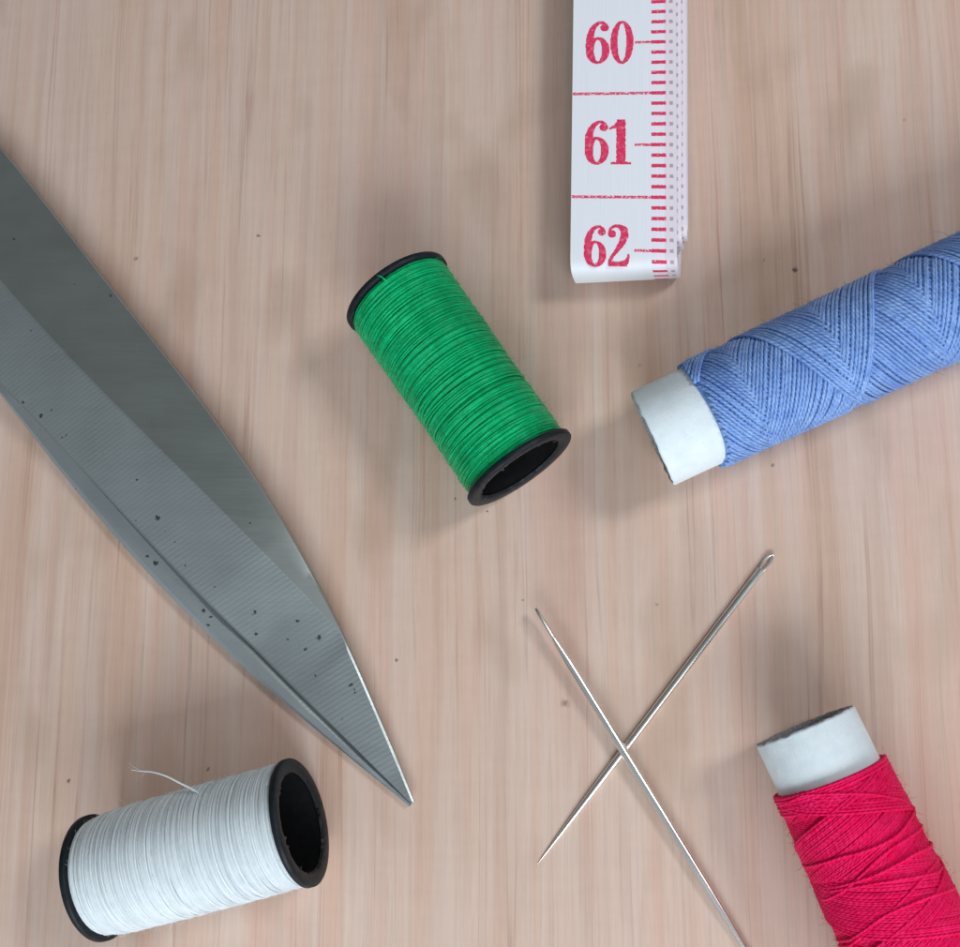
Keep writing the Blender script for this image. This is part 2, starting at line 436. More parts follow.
def crosswound(A, x0f, x1, r0, grow, nwind, k, delta_c, rth, phase, over=.011, cone=0.0):
    """time-ordered passes: k = radians of turn per unit of length"""
    dlt = 2 * PI / nwind
    for i in range(nwind):
        for sgn, c0 in ((1, 0.0), (-1, delta_c)):
            L = x1 + .1; n = int(L * k / (2 * PI) * 46) + 10
            xs = np.linspace(0.0, L, n)
            th = sgn * (xs * k) + i * dlt * (1 if sgn > 0 else 1) + c0 + phase + random.gauss(0, .008)
            th = th + wob(xs, i * 2 + (sgn > 0), .026, 1.1)
            keep = xs >= x0f(th)
            xs, th = xs[keep], th[keep]
            if len(xs) < 5: continue
            tt = (i + (.5 if sgn < 0 else 0)) / nwind
            t0 = th - phase
            if sgn > 0: j = np.mod(t0 + xs * k - delta_c, 2 * PI) / dlt; dij = i - j
            else: j = np.mod(t0 - xs * k, 2 * PI) / dlt; dij = (i + .01) - j
            r = r0 + grow * tt + wob(xs, i + 99, .0012, 3) + over * np.tanh(dij / .8) + cone * np.clip(xs - .5, 0, 2.2)
            # near the start of the winding the layers thin out
            r = r - .018 * np.exp(-((xs - x0f(th)) / .05) ** 2)
            P, N = cyl(xs, r, th)
            A.tube(P, N, rth, 6, u0=random.uniform(0, 9))

def ringwind(A, x0f, xs_, xe, pitch, r0, rth, seed, tilt=0.0, tph=0.0):
    turns = (xe - xs_) / pitch; n = int(turns * 60)
    th = np.linspace(0, turns * 2 * PI, n); x = np.linspace(xs_, xe, n) + tilt * np.sin(th + tph) + wob(th, seed, .006, .2)
    x = np.maximum(x, x0f(th) + .01)
    P, N = cyl(x, r0 + wob(th, seed + 1, .002, .5), th); A.tube(P, N, rth, 6, u0=seed)

# theta: local y = cos, z = sin; theta = pi/2 is the top of the spool
# --- blue
B_DIR = (100, -46.4)
blue_root, bz = paper_spool((652, 439), B_DIR, .50, .555, .58, 5.2, 'long paper tube wound with cross-wound blue thread')
A = Acc()
bx0 = lambda th: .50 + .085 * np.sin(th) + .02 * np.cos(th * 2 + 1)
body(A, bx0, 4.75, .515, .50)
crosswound(A, bx0, 4.7, .515, .022, 43, 2 * PI / 1.72, .9, .0170, 2.6, .0065)
fuzz(A, 4200, .075, lambda x: .55, .6, 4.6, rad=.0010)
fuzz(A, 350, .16, lambda x: .55, .6, 4.6, rad=.0012)
o = A.build('thread_winding', blue, blue_root); o.location.z = bz
# --- red
R_DIR = (44, 92)
red_root, rz = paper_spool((804.5, 725.5), R_DIR, .475, .535, .50, 4.6, 'paper tube wound with crimson red thread with stray turns across it')
A = Acc()
rx0 = lambda th: .475 + .02 * np.sin(th) + .015 * np.cos(th + .6)
CONE = .024; TILT = .026
body(A, rx0, 4.2, .495, .475, CONE)
crosswound(A, rx0, 4.15, .492, .028, 54, 2 * PI / 1.05, 2.2,   .0145, 4.0, .0045, cone=CONE)
ringwind(A, rx0, .47, .66, .030, .520, .016, 5, .012, .4)
o = A.build('thread_winding', red, red_root); o.location.z = rz
for c_ in red_root.children: c_.rotation_euler.y = -TILT
inv_r = (Matrix.Translation(red_root.location + Vector((0, 0, rz))) @ Matrix.Rotation(red_root.rotation_euler.z, 4, 'Z') @ Matrix.Rotation(-TILT, 4, 'Y')).inverted()
def on_red(px, py, r):
    """the point of the red winding (radius r) that lies under this spot of the photo, as (x, theta)"""
    o_ = inv_r @ Vector((0, 0, H)); q = inv_r @ at(px, py, 0); dd = (q - o_)
    oy, oz = o_.y, o_.z; dy, dz = dd.y, dd.z
    a_ = dy * dy + dz * dz; b_ = 2 * (oy * dy + oz * dz); c_ = oy * oy + oz * oz - r * r
    disc = b_ * b_ - 4 * a_ * c_
    t = (-b_ - math.sqrt(max(disc, 0))) / (2 * a_)
    p = o_ + dd * t
    return p.x, math.atan2(p.z, p.y)
def stray(pts, r=.548, rad=.0135):
    r = r - .016
    q = [on_red(x, y, r + .02) for x, y in pts]
    th = np.array([p[1] for p in q]); xs = np.array([p[0] for p in q])
    S_ = smooth_path([(a, b, 0) for a, b in zip(xs, th)], 12)
    # run on round the back at both ends
    e0 = np.array([S_[0] + (S_[0] - S_[3]) / 3 * k for k in range(30, 0, -1)]); e1 = np.array([S_[-1] + (S_[-1] - S_[-4]) / 3 * k for k in range(1, 30)])
    e0[:, 0] = S_[0, 0] + (e0[:, 0] - S_[0, 0]) * .3; e1[:, 0] = S_[-1, 0] + (e1[:, 0] - S_[-1, 0]) * .3
    W = np.concatenate([e0, S_, e1]); W[:, 0] = np.maximum(W[:, 0], .515 + .03 * np.sin(np.arange(len(W)) * .1)); rr = r + CONE * np.clip(W[:, 0] - .5, 0, 2.2); ne = 30; rr[:ne] -= np.linspace(.022, 0, ne); rr[-29:] -= np.linspace(0, .022, 29)
    P, N = cyl(W[:, 0], rr, W[:, 1]); B_ = Acc(); B_.tube(P, N, rad, 6)
    o = B_.build('stray_thread', red, red_root); o.location.z = rz; o.rotation_euler.y = -TILT
z7 = lambda L: [(730 + x / 3.548, 680 + y / 3.548) for x, y in L]
stray(z7([(275, 663), (330, 650), (400, 628), (470, 610), (545, 580), (600, 545), (640, 495), (655, 450)]), .548)
stray(z7([(345, 778), (400, 750), (450, 708), (510, 650), (570, 600), (630, 562), (675, 530)]), .541)
stray(z7([(400, 742), (480, 728), (560, 715), (650, 700), (730, 685)]), .541)
stray(z7([(450, 715), (520, 690), (590, 655), (660, 615), (710, 592)]), .546)
stray(z7([(430, 920), (480, 885), (550, 835), (640, 795), (720, 765), (790, 742)]), .546)
stray(z7([(190, 412), (300, 408), (400, 404), (500, 404), (590, 418), (640, 435)]), .545)
stray(z7([(430, 940), (500, 880), (580, 810), (650, 740), (700, 680)]), .539)
A = Acc()
fuzz(A, 3600, .075, lambda x: .53 + CONE * max(0, min(2.2, x - .5)), .5, 4.0, rad=.0010)
fuzz(A, 300, .15, lambda x: .53 + CONE * max(0, min(2.2, x - .5)), .5, 4.0, rad=.0012)
o = A.build('fuzz', red, red_root); o.location.z = rz; o.rotation_euler.y = -TILT; o['kind'] = 'stuff'

# ------------------------------------------------------------------ needles
def steel_polished(name, rough=.24, base=(.86, .83, .79)):
    m = M(name)
    n1 = m.noise(m.coords(scale=(1, 1, 1)), 18, 3, .6)
    m.set(Base_Color=m.ramp(n1, [(.3, tuple(x * .95 for x in base)), (.7, base)]), Metallic=1.0, Roughness=m.ramp(m.noise(m.coords(), 1.5, 2, .5), [(.3, rough * .9), (.7, rough * 1.2)]))
    return m.m
ND = steel_polished('nickel plated needle steel')
def needle(pe, pt, ze, zt, rmax, eye_len, side_on, label):
    a = at(*pe, ze); b = at(*pt, zt); dv = b - a; L = dv.length
    root = empty('sewing_needle', (a.x, a.y, 0), 0.0); tag(root, label, 'needle', 'sewing needles crossed on the wooden top')
    ex = np.array(dv.normalized()); up = np.array([0, 0, 1.0]); ey = np.cross(up, ex); ey /= np.linalg.norm(ey); ez = np.cross(ex, ey)
    if side_on: ey, ez = ez, -ey                         # the eye looks sideways
    ns = 20; off = np.array([0, 0, ze])
    def prof(s):                                           # s = distance from the eye end; half widths across and through the eye
        t = s / L
        if t > .62: r = rmax * (1 - ((t - .62) / .38) ** 2.2 * .97)
        else: r = rmax
        if s < eye_len * 2.2:
            u = s / (eye_len * 2.2)
            w = rmax * (1.04 + .16 * math.sin(min(1, u * 1.4) * PI)); th = rmax * (.38 + .62 * u ** 1.3)
            if u < .14: w *= math.sqrt(max(0, 1 - ((.14 - u) / .14) ** 2)) * .999 + .001; th *= .45 + .55 * u / .14
            return w, th
        return r, r
    def sect(s, ofs=0.0, wsc=None):
        w, th = prof(s); aa = np.arange(ns) * 2 * PI / ns
        return w, th, aa
    A = Acc()
    # shaft, from just below the eye to the point
    s0, s1 = .26 * eye_len, 1.25 * eye_len
    G = []
    for s in np.concatenate([np.linspace(s1, eye_len * 2.4, 10), np.linspace(eye_len * 2.5, L, 70)]):
        w, th, aa = sect(s)
        G.append(off + ex * s + np.cos(aa)[:, None] * ey * w + np.sin(aa)[:, None] * ez * th)
    A.grid(np.array(G), wrap=True); 
    o = A.build('shaft', ND, root)
    # the eye: a closed loop of flattened wire
    A = Acc(); m_ = 40
    loop = []; 
    w0 = prof(eye_len)[0]
    for k in range(m_):
        q = 2 * PI * k / m_; cx = (s0 + s1) / 2 - .0; ax = (s1 - s0) / 2 + .3 * eye_len * .5
        loop.append(off + ex * (cx - ax * math.cos(q)) + ey * (w0 * .70) * math.sin(q) * (1.0 if abs(math.sin(q)) < .8 else .97))
    loop.append(loop[0])
    A.tube(loop, np.tile(ez, (m_ + 1, 1)), w0 * .34, 8, cap=False)
    # flat shoulders either side of the eye groove
    e = A.build('eye', ND, root)
    return root
rn = .037
needle((773.5, 553.5), (537, 864.5), .031, .008, rn, .16, False, 'thin steel needle lying flat with its eye to the upper right')
# the second needle lies across the first: its eye end is in the air, its point touches the board
needle((534.5, 606.5), (785, 1013), .17, .010, .042, .30, True, 'steel needle resting on top of the other one and running out of the bottom edge')

# ------------------------------------------------------------------ scissors
PITS = [(253.7, 612.5, .030), (253, 633, .026), (316.7, 638, .034), (303, 649.5, .024), (295.7, 621, .022), (347.5, 685, .026), (49.7, 418.4, .036), (32, 405.7, .022), (162, 519, .040), (149.4, 562, .036), (141.4, 554.5, .024), (143.5, 481.4, .022), (60.6, 414, .016), (74, 437.6, .018), (197.8, 609.5, .026), (204.9, 617, .026), (202, 625.5, .024), (186, 566, .02), (168, 532, .014), (178, 543, .013), (216, 586, .016), (285, 640, .014), (312, 676, .016), (351, 690, .012), (352, 693, .012), (338, 720, .01), (364, 745, .008)]
def blade_mat(name, base=(.455, .50, .51), rough=.42, ribs=1.0):
    m = M(name)
    ang = math.atan2(.50, .88)
    rib = m.n('ShaderNodeTexWave', wave_type='BANDS', bands_direction='Y'); m.l(m.coords(rot=(0, 0, -ang)), rib.inputs['Vector'])
    rib.inputs['Scale'].default_value = 6.2; rib.inputs['Distortion'].default_value = .9; rib.inputs['Detail'].default_value = 2; rib.inputs['Detail Scale'].default_value = .4
    sc = m.noise(m.coords(rot=(0, 0, -ang), scale=(1.2, 60, 10)), 1, 3, .6)
    big = m.noise(m.coords(), .9, 3, .55)
    patch = m.ramp(m.noise(m.coords(), .8, 2, .5), [(.35, .25 * ribs), (.65, ribs)])
    col = m.ramp(big, [(.3, tuple(x * .88 for x in base)), (.7, tuple(x * 1.08 for x in base))])
    col = m.mix(m.math('MULTIPLY', m.math('MULTIPLY', rib.outputs['Fac'], patch), .10), col, tuple(x * .6 for x in base))
    # pits and specks of rust
    vor = m.n('ShaderNodeTexVoronoi', feature='F1'); m.l(m.coords(), vor.inputs['Vector']); vor.inputs['Scale'].default_value = 7.5
    wn = m.n('ShaderNodeSeparateColor'); m.l(vor.outputs['Color'], wn.inputs[0])
    size = m.math('MULTIPLY', m.math('POWER', wn.outputs[0], 3.5), .17)
    jag = m.math('MULTIPLY', m.math('SUBTRACT', m.noise(m.coords(), 55, 2, .6), .5), .16)
    dd = m.math('ADD', vor.outputs['Distance'], jag)
    sp = m.math('MULTIPLY', m.math('SUBTRACT', size, dd), 22.0, clamp=True)
    area = m.ramp(m.noise(m.coords(), .75, 2, .5), [(.47, 0.0), (.54, 1.0)])
    sp = m.math('MULTIPLY', m.math('MULTIPLY', sp, area), .9)
    vor2 = m.n('ShaderNodeTexVoronoi', feature='F1'); m.l(m.coords(), vor2.inputs['Vector']); vor2.inputs['Scale'].default_value = 20
    w2 = m.n('ShaderNodeSeparateColor'); m.l(vor2.outputs['Color'], w2.inputs[0])
    sp2 = m.math('MULTIPLY', m.math('SUBTRACT', m.math('MULTIPLY', m.math('POWER', w2.outputs[1], 6.0), .3), vor2.outputs['Distance']), 12.0, clamp=True)
    area2 = m.ramp(m.noise(m.coords(loc=(4, 2, 0)), 1.6, 3, .6), [(.50, 0.0), (.60, 1.0)])
    sp2 = m.math('MULTIPLY', m.math('MULTIPLY', sp2, area2), .55)
    spt = m.math('MAXIMUM', sp, sp2)
    tc = m.n('ShaderNodeTexCoord'); nz = m.n('ShaderNodeTexNoise'); m.l(tc.outputs['Object'], nz.inputs['Vector']); nz.inputs['Scale'].default_value = 30; nz.inputs['Detail'].default_value = 3
    off = m.n('ShaderNodeVectorMath', operation='MULTIPLY_ADD'); m.l(nz.outputs['Color'], off.inputs[0]); off.inputs[1].default_value = (.08, .08, 0); m.l(tc.outputs['Object'], off.inputs[2])
    flat = m.n('ShaderNodeVectorMath', operation='MULTIPLY'); m.l(off.outputs[0], flat.inputs[0]); flat.inputs[1].default_value = (1, 1, 0)
    t0 = at(413, 804, .05)
    for x, y, r_ in PITS:
        p = at(x, y, .28); dn = m.n('ShaderNodeVectorMath', operation='DISTANCE'); m.l(flat.outputs[0], dn.inputs[0]); dn.inputs[1].default_value = (p.x - t0.x + .04, p.y - t0.y + .04, 0)
        spt = m.math('MAXIMUM', spt, m.math('MULTIPLY', m.math('MULTIPLY', m.math('SUBTRACT', 1.35, m.math('DIVIDE', dn.outputs['Value'], r_ * .68)), 2.2, clamp=True), .95))
        halo = m.math('MULTIPLY', m.math('SUBTRACT', 1.0, m.math('DIVIDE', dn.outputs['Value'], r_ * 2.6), clamp=True), .22)
        spt = m.math('MAXIMUM', spt, halo)
    col = m.mix(spt, col, (.018, .02, .022))
    b = m.bump(m.math('MULTIPLY', rib.outputs['Fac'], patch), .16, .006); b = m.bump(sc, .22, .003, b)
    m.set(Base_Color=col, Metallic=m.math('SUBTRACT', .88, m.math('MULTIPLY', spt, .8)), Roughness=m.math('ADD', m.math('ADD', m.math('MULTIPLY', sc, .12), m.math('MULTIPLY', m.noise(m.coords(rot=(0, 0, .9), scale=(.5, 3, 1)), 1.2, 4, .6), .16)), rough - .14), Normal=b)
    return m.m
BL = blade_mat('ground tool steel'); BV = blade_mat('smooth bevel steel with painted shade', (.34, .37, .365), .42, .0); BW = blade_mat('ground inner face steel', (.52, .57, .585), .42, .25)  # bevel's base colour is darkened to paint in the dark room it reflects

# outlines in photo pixels, tip last; each list is a curve down the blades
R_px = [(0, 148), (60, 222), (130, 313), (165, 357), (200, 401), (240, 455), (270, 500), (296, 545), (322, 596), (344, 643), (372, 700), (394, 748), (408, 783), (413.5, 800)]
G_px = [(0, 282), (56, 340), (104, 399), (139, 432), (200, 491), (248, 540), (280, 575), (310, 608), (344, 643)]
C_px = [(0, 378), (44, 426), (89, 468), (124, 514), (160, 551), (195, 592), (230, 626), (260, 655), (298, 694), (327, 723), (372, 766), (404, 797), (411, 803)]
L_px = [(0, 396), (50, 458), (100, 521), (150, 578), (200, 627), (240, 664), (280, 698), (320, 733), (360, 768), (392, 795), (408, 805)]
tip = at(413, 804, .05); o_ = at(0, 270, .2)
ax = (tip - o_); ax.z = 0; ax.normalize(); pv = Vector((-ax.y, ax.x, 0))
if (at(300, 100) - at(200, 700)).dot(pv) < 0: pv = -pv        # pv points to the upper right edge
def curve(px, zf, deg, back=6.0):
    """-> arrays a (along the blade), v (across), smoothed and extended straight back beyond the frame"""
    pts = []
    for x, y in px:
        q = at(x, y, .15); s = (q - tip).dot(ax)
        q = at(x, y, zf(s)); pts.append(((q - tip).dot(ax), (q - tip).dot(pv)))
    pts = np.array(pts); pts = pts[np.argsort(pts[:, 0])]
    wt = np.ones(len(pts)); wt[-1] = 6
    co = np.polyfit(pts[:, 0], pts[:, 1], deg, w=wt)
    a = np.linspace(pts[0, 0], pts[-1, 0], 60); v = np.polyval(co, a)
    sl = (v[3] - v[0]) / (a[3] - a[0]) * .8
    ext = np.array([(a[0] - back + k * back / 6, v[0] - sl * (back - k * back / 6)) for k in range(6)])
    return np.concatenate([ext, np.stack([a, v], 1)])
def taper(s): return min(1.0, max(.12, (-s) / 3.0)) ** .75
zi = lambda s: .16 * min(1, .45 + .55 * taper(s))              # the plane between the two blades
zR = lambda s: zi(s) + .10 * taper(s)
zG = lambda s: zi(s) + .34 * taper(s)
zC = lambda s: zi(s) + .10 * taper(s)
zL = lambda s: zi(s) * .85
cR, cG, cC, cL = curve(R_px, zR, 5), curve(G_px, zG, 3), curve(C_px, zC, 4), curve(L_px, zL, 4)
S0 = cR[0, 0] + .2
st = np.concatenate([np.linspace(S0, -3.2, 30), np.linspace(-3.1, -.30, 50), np.linspace(-.27, -.005, 14)])
def iv(c, s): return float(np.interp(s, c[:, 0], c[:, 1]))
def W(s, v, z): q = tip + ax * s + pv * v; return np.array((q.x, q.y, z))
sG = cG[-1, 0]
sc_root = empty('scissors', (tip.x, tip.y, 0)); tag(sc_root, 'large worn steel scissors lying closed with the pointed blades aimed down right', 'scissors')
invs = np.array((tip.x, tip.y, 0))
A = Acc(); rows = []
for s in st:
    vr, vc = iv(cR, s), iv(cC, s)
    if vr < vc: vr = vc + .004
    vg = iv(cG, s) if s < sG else vr
    vg = min(vg, vr - .012) if s < sG else vr - .020
    vg = max(vg, vc + .002)
    zr, zg, zc, z0 = zR(s), zG(s), zC(s), zi(s)
    # the dark bevel fades out where the ridge meets the back edge
    zr2 = zr; tp = s >= sG; zg2 = zr + (.34 if not tp else .62) * (vr - vg); zc = max(zg2 - .13 * (vg - vc), z0 + .03)
    row = [W(s, vr - .012, z0), W(s, vr, z0 + .012 * taper(s)), W(s, vr, zr2 - .012 * taper(s)), W(s, vr - .006, zr2)]
    row += [W(s, vr + (vg - vr) * t, zr2 + (zg2 - zr2) * t) for t in (.06, .5, .97)]
    row += [W(s, vg + (vc - vg) * t, zg2 + (zc - zg2) * (t ** 1.15)) for t in (.0, .03, .25, .5, .75, .97)]
    row += [W(s, vc, zc - .012 * taper(s)), W(s, vc, z0 + .004), W(s, vc + .01 if vc + .01 < vr - .012 else vc, z0)]
    rows.append([p - invs for p in row])
A.grid(np.array(rows), wrap=True)
A.F.append([A.n - len(rows[0]) + k for k in range(len(rows[0]))]); A.UV.append(np.zeros((len(rows[0]), 2)))
A.F.append(list(range(len(rows[0])))[::-1]); A.UV.append(np.zeros((len(rows[0]), 2)))
def finish(o, ang=14):
    e = o.modifiers.new('edge', 'EDGE_SPLIT'); e.split_angle = math.radians(ang); return o
ub = A.build('upper_blade', BL, sc_root); ub.data.materials.append(BV)
nc = len(rows[0])
for i, p in enumerate(ub.data.polygons[:(len(rows) - 1) * nc]):
    if 3 <= i % nc < 6 or i % nc >= 12 or i % nc < 2: p.material_index = 1           # the smooth bevel carries no grinding ribs; its shade is in the colour
finish(ub); ub['label'] = 'upper blade with a dark bevel, grinding marks and rust specks'
# lower blade: its flat inner face peeps out to the left of the upper one
A = Acc(); rows = []
for s in st:
    vl = iv(cL, s); vc = iv(cC, s); vr = iv(cR, s)
    if vl > vc - .003: vl = vc - .003
    vb = max(vl + .02, min(vr - .10, vr - .35 * taper(s)))
    z1 = zi(s) - .006; b = min(.06 * taper(s), (vb - vl) * .3)
    drop = .014 * taper(s); g_ = min(1.0, (vc - vl) / .12)
    row = [W(s, vb, z1 - .035 * g_), W(s, vc + .01 * g_, z1 - .05 * g_), W(s, vc - .075 * g_, z1 - .0 * g_), W(s, vl + (vc - vl) * .6, z1 - drop * .3), W(s, vl + (vc - vl) * .18, z1 - drop), W(s, vl, z1 - drop - b * .5), W(s, vl + .02 * taper(s), z1 - drop - b), W(s, (vl + vb) / 2, .008), W(s, vb - .01, .008 if z1 > .02 else 0.0)]  # groove added beside the cutting edge so a dark shade line shows there
    rows.append([p - invs for p in row])
A.grid(np.array(rows)[:, ::-1], wrap=True)
A.F.append([A.n - len(rows[0]) + k for k in range(len(rows[0]))][::-1]); A.UV.append(np.zeros((len(rows[0]), 2)))
A.F.append(list(range(len(rows[0])))); A.UV.append(np.zeros((len(rows[0]), 2)))
finish(A.build('lower_blade', BW, sc_root), 20)
# pivot screw, out of the frame
A = Acc(); sP = S0 + 1.2; vP = (iv(cR, sP) + iv(cC, sP)) / 2; G = []; aa = np.arange(32) * 2 * PI / 32; cP = tip + ax * sP + pv * vP - Vector((tip.x, tip.y, 0)); cP.z = 0
for z, r in ((.2, .34), (.56, .34), (.60, .30), (.62, .0)):
    G.append(np.stack([cP.x + r * np.cos(aa), cP.y + r * np.sin(aa), np.full(32, z)], -1))
A.grid(np.array(G), wrap=True); finish(A.build('pivot_screw', ND, sc_root), 30)

# ------------------------------------------------------------------ tape measure
def tape_mat():
    m = M('white tape with red print')
    tc = m.n('ShaderNodeTexCoord'); sp = m.n('ShaderNodeSeparateXYZ'); m.l(tc.outputs['UV'], sp.inputs[0])
    s, t = sp.outputs[0], sp.outputs[1]
    nzs = m.n('ShaderNodeTexNoise'); m.l(m.coords('UV', scale=(60, 30, 1)), nzs.inputs['Vector']); nzs.inputs['Scale'].default_value = 1; nzs.inputs['Detail'].default_value = 2
    n0 = m.math('SUBTRACT', nzs.outputs['Fac'], .5)
    sj = m.math('ADD', s, m.math('MULTIPLY', n0, .012))
    tj = m.math('ADD', t, m.math('MULTIPLY', n0, .018))
    def band(x, c, hw, soft=.006):
        return m.math('DIVIDE', m.math('SUBTRACT', hw, m.math('ABSOLUTE', m.math('SUBTRACT', x, c))), soft, clamp=True)
    def per(x, period, hw, ofs=0.0):
        f = m.math('FRACT', m.math('ADD', m.math('DIVIDE', x, period), .5 + ofs))
        dd = m.math('MULTIPLY', m.math('ABSOLUTE', m.math('SUBTRACT', f, .5)), period)
        return m.math('DIVIDE', m.math('SUBTRACT', hw, dd), .006, clamp=True)
    def rng_(a, b): return m.math('MULTIPLY', m.math('DIVIDE', m.math('SUBTRACT', tj, a), .008, clamp=True), m.math('DIVIDE', m.math('SUBTRACT', b, tj), .008, clamp=True))
    mm = m.math('MULTIPLY', per(sj, .1, .021), rng_(.815, .975))
    half = m.math('MULTIPLY', per(sj, 1.0, .017, .5), rng_(.645, .975))
    full = m.math('MULTIPLY', per(sj, 1.0, .018), rng_(.0, .975))
    ink = m.math('MAXIMUM', mm, m.math('MAXIMUM', half, full))
    wear = m.ramp(m.noise(m.coords('UV', scale=(60, 45, 1)), 1, 2, .6), [(.36, .15), (.50, 1.0)])
    lined = m.math('MAXIMUM', half, full)
    wear2 = m.math('MULTIPLY', wear, lined); wear3 = m.math('MAXIMUM', wear2, m.math('MULTIPLY', mm, m.ramp(m.noise(m.coords('UV', scale=(50, 30, 3)), 1, 2, .6), [(.28, .55), (.42, 1.0)])))
    ink = m.math('MULTIPLY', ink, wear3)
    edge = m.math('MULTIPLY', m.math('MULTIPLY', per(sj, .1, .020), rng_(1.0, 1.045)), .62)
    wv = m.noise(m.coords('UV', scale=(1.2, 48, 1)), 1, 3, .6)
    base = m.ramp(wv, [(.3, (.80, .82, .89)), (.5, (.83, .85, .90)), (.7, (.86, .85, .91))])
    pinkzone = m.math('MULTIPLY', rng_(.95, 1.2), .30)
    base = m.mix(pinkzone, base, (.80, .50, .60))
    base = m.mix(edge, base, (.30, .12, .17))
    col = m.mix(ink, base, (.80, .035, .13))
    weave = m.n('ShaderNodeTexWave', wave_type='BANDS', bands_direction='Y'); m.l(m.coords('UV'), weave.inputs['Vector']); weave.inputs['Scale'].default_value = 9
    b = m.bump(wv, .05, .003); b = m.bump(weave.outputs['Fac'], .1, .002, b)
    m.set(Base_Color=col, Roughness=.6, Normal=b)
    m.b.inputs['Specular IOR Level'].default_value = .3
    m.b.inputs['Subsurface Weight'].default_value = .0
    return m.m
TM = tape_mat()
def ink_mat():
    m = M('crimson printing ink')
    n = m.noise(m.coords(), 24, 3, .65)
    col = m.ramp(n, [(.30, (.72, .018, .095)), (.50, (.80, .035, .13)), (.62, (.83, .10, .20)), (.72, (.84, .38, .45))])
    m.set(Base_Color=col, Roughness=.5); return m.m
IK = ink_mat()

HT = .50
fl = at(569.3, 281.5, HT - .1); tl = at(573.5, 0, HT)
pF = at(570.3, 262, HT)                               # left edge of the top, near the front bend
dirT = (tl - pF); dirT.z = 0; dirT.normalize()        # towards the far end
cross = Vector((dirT.y, -dirT.x, 0))                  # to the right
front = at(570, 279, HT - .12); front = pF + dirT * ((front - pF).dot(dirT))
TW = 1.075
tape = empty('tape_measure', (front.x, front.y, 0), math.atan2(cross.y, cross.x))
tag(tape, 'white tape measure folded in a flat coil with red numbers', 'tape measure')
# local axes: x across to the right, y towards the far end, z up; y = 0 at the front bend
LEN = 6.2
def loop_pt(phi, k, y_front, thick_scale=1.0):
    pass
NT = 5; gap = .048
path = []                                             # rows: (y, z, normal_y, normal_z, xshift)
def racetrack(k0):
    """one turn starting at the far end of the top, over the front bend, back along the bottom"""
    out = []
    def par(k):
        zt = HT - gap * k - .0; zb = .022 + gap * k * .92; yf = .0 + .08 * k + .22 * min(1, max(0, k - .5) * 2); yb = LEN - gap * k
        xs = .050 * min(k, 1.0) + .042 * min(max(k - 1, 0), 1) + .006 * max(0, k - 2)
        return zt, zb, yf, yb, xs
    def add(f, y, z, ny, nz, xs): out.append((y, z, ny, nz, xs))
    ks = k0
    n1 = 44
    for i in range(n1):                               # top run, far to near
        u = i / n1; k = k0 + .30 * u * 0
        zt, zb, yf, yb, xs = par(k); a = .19
        add(0, yb - a + (yf + a - (yb - a)) * u, zt, 0, 1, xs)
    n2 = 26
    for i in range(n2):                               # front bend (flattened half ellipse)
        u = i / n2; k = k0 + .5 * u
        zt, zb, yf, yb, xs = par(k); a = .19; b_ = (zt - zb) / 2; q = PI * u; e = .62
        cy, sy = math.copysign(abs(math.cos(q)) ** e, math.cos(q)), abs(math.sin(q)) ** e
        add(0, yf + a - a * sy, (zt + zb) / 2 + b_ * cy, -math.sin(q), math.cos(q), xs)
    for i in range(n1):
        u = i / n1; k = k0 + .5
        zt, zb, yf, yb, xs = par(k); a = .19
        add(0, yf + a + (yb - a - yf - a) * u, zb, 0, -1, xs)
    for i in range(n2):
        u = i / n2; k = k0 + .5 + .5 * u
        zt, zb, yf, yb, xs = par(k); a = .19; b_ = (zt - zb) / 2; q = PI * u
        add(0, yb - a + a * math.sin(q), (zt + zb) / 2 - b_ * math.cos(q), math.sin(q), -math.cos(q), xs)
    return out
for k0 in range(NT): path += racetrack(k0)
path = np.array(path)
seg = np.hypot(np.diff(path[:, 0]), np.diff(path[:, 1])); Sarc = np.concatenate([[0], np.cumsum(seg)])
# arc position of the printed cross line that lies at y_px = 193 of the photo
def local_y(px, py): 
    q = at(px, py, HT) - front; return q.dot(dirT)
y193 = local_y(620, 193.5); y90 = local_y(620, 90)
i0 = np.argmax(path[:44, 0] < y193); s193 = np.interp(-y193, -path[:44, 0], Sarc[:44])
period = y90 - y193
uS = (Sarc - s193) / period                           # one printed interval per unit
th_ = .024
qa, qb = at(571, 90.5, HT), at(671, 89, HT); skew = (qb - qa).dot(dirT) / (qb - qa).dot(cross)
A = Acc(); ncol = 7
tcol = np.linspace(0, TW, ncol)
wobx = lambda s: .010 * np.sin(s * .9 + .5) + .006 * np.sin(s * 2.3)
rows_t, rows_b, uvt = [], [], []
for i, (y, z, ny, nz, xs) in enumerate(path):
    xo = xs + (wobx(Sarc[i]) * .5 if Sarc[i] > LEN + .4 else 0)
    nl = math.hypot(ny, nz)
    ny, nz = ny / nl, nz / nl
    rt_ = [(xo + t, y, z) for t in tcol]
    rb_ = [(xo + t, y - ny * th_, z - nz * th_) for t in tcol]
    rows_t.append(rt_); rows_b.append(rb_); uvt.append([(uS[i] + skew * t / period, t) for t in tcol])
A.grid(np.array(rows_t)[:, :, :], uvt)
A.grid(np.array(rows_b)[:, ::-1, :], [r[::-1] for r in uvt])
# the two cut edges
for cidx, flip in ((0, False), (-1, True)):
    e = np.array([[rt_[cidx], rb_[cidx]] for rt_, rb_ in zip(rows_t, rows_b)])
    tval = tcol[cidx]
    uu = [[(u[0][0], tval), (u[0][0], tval)] for u in uvt]
    A.grid(e[:, ::-1] if not flip else e, uu)
band = A.build('tape_band', TM, tape)

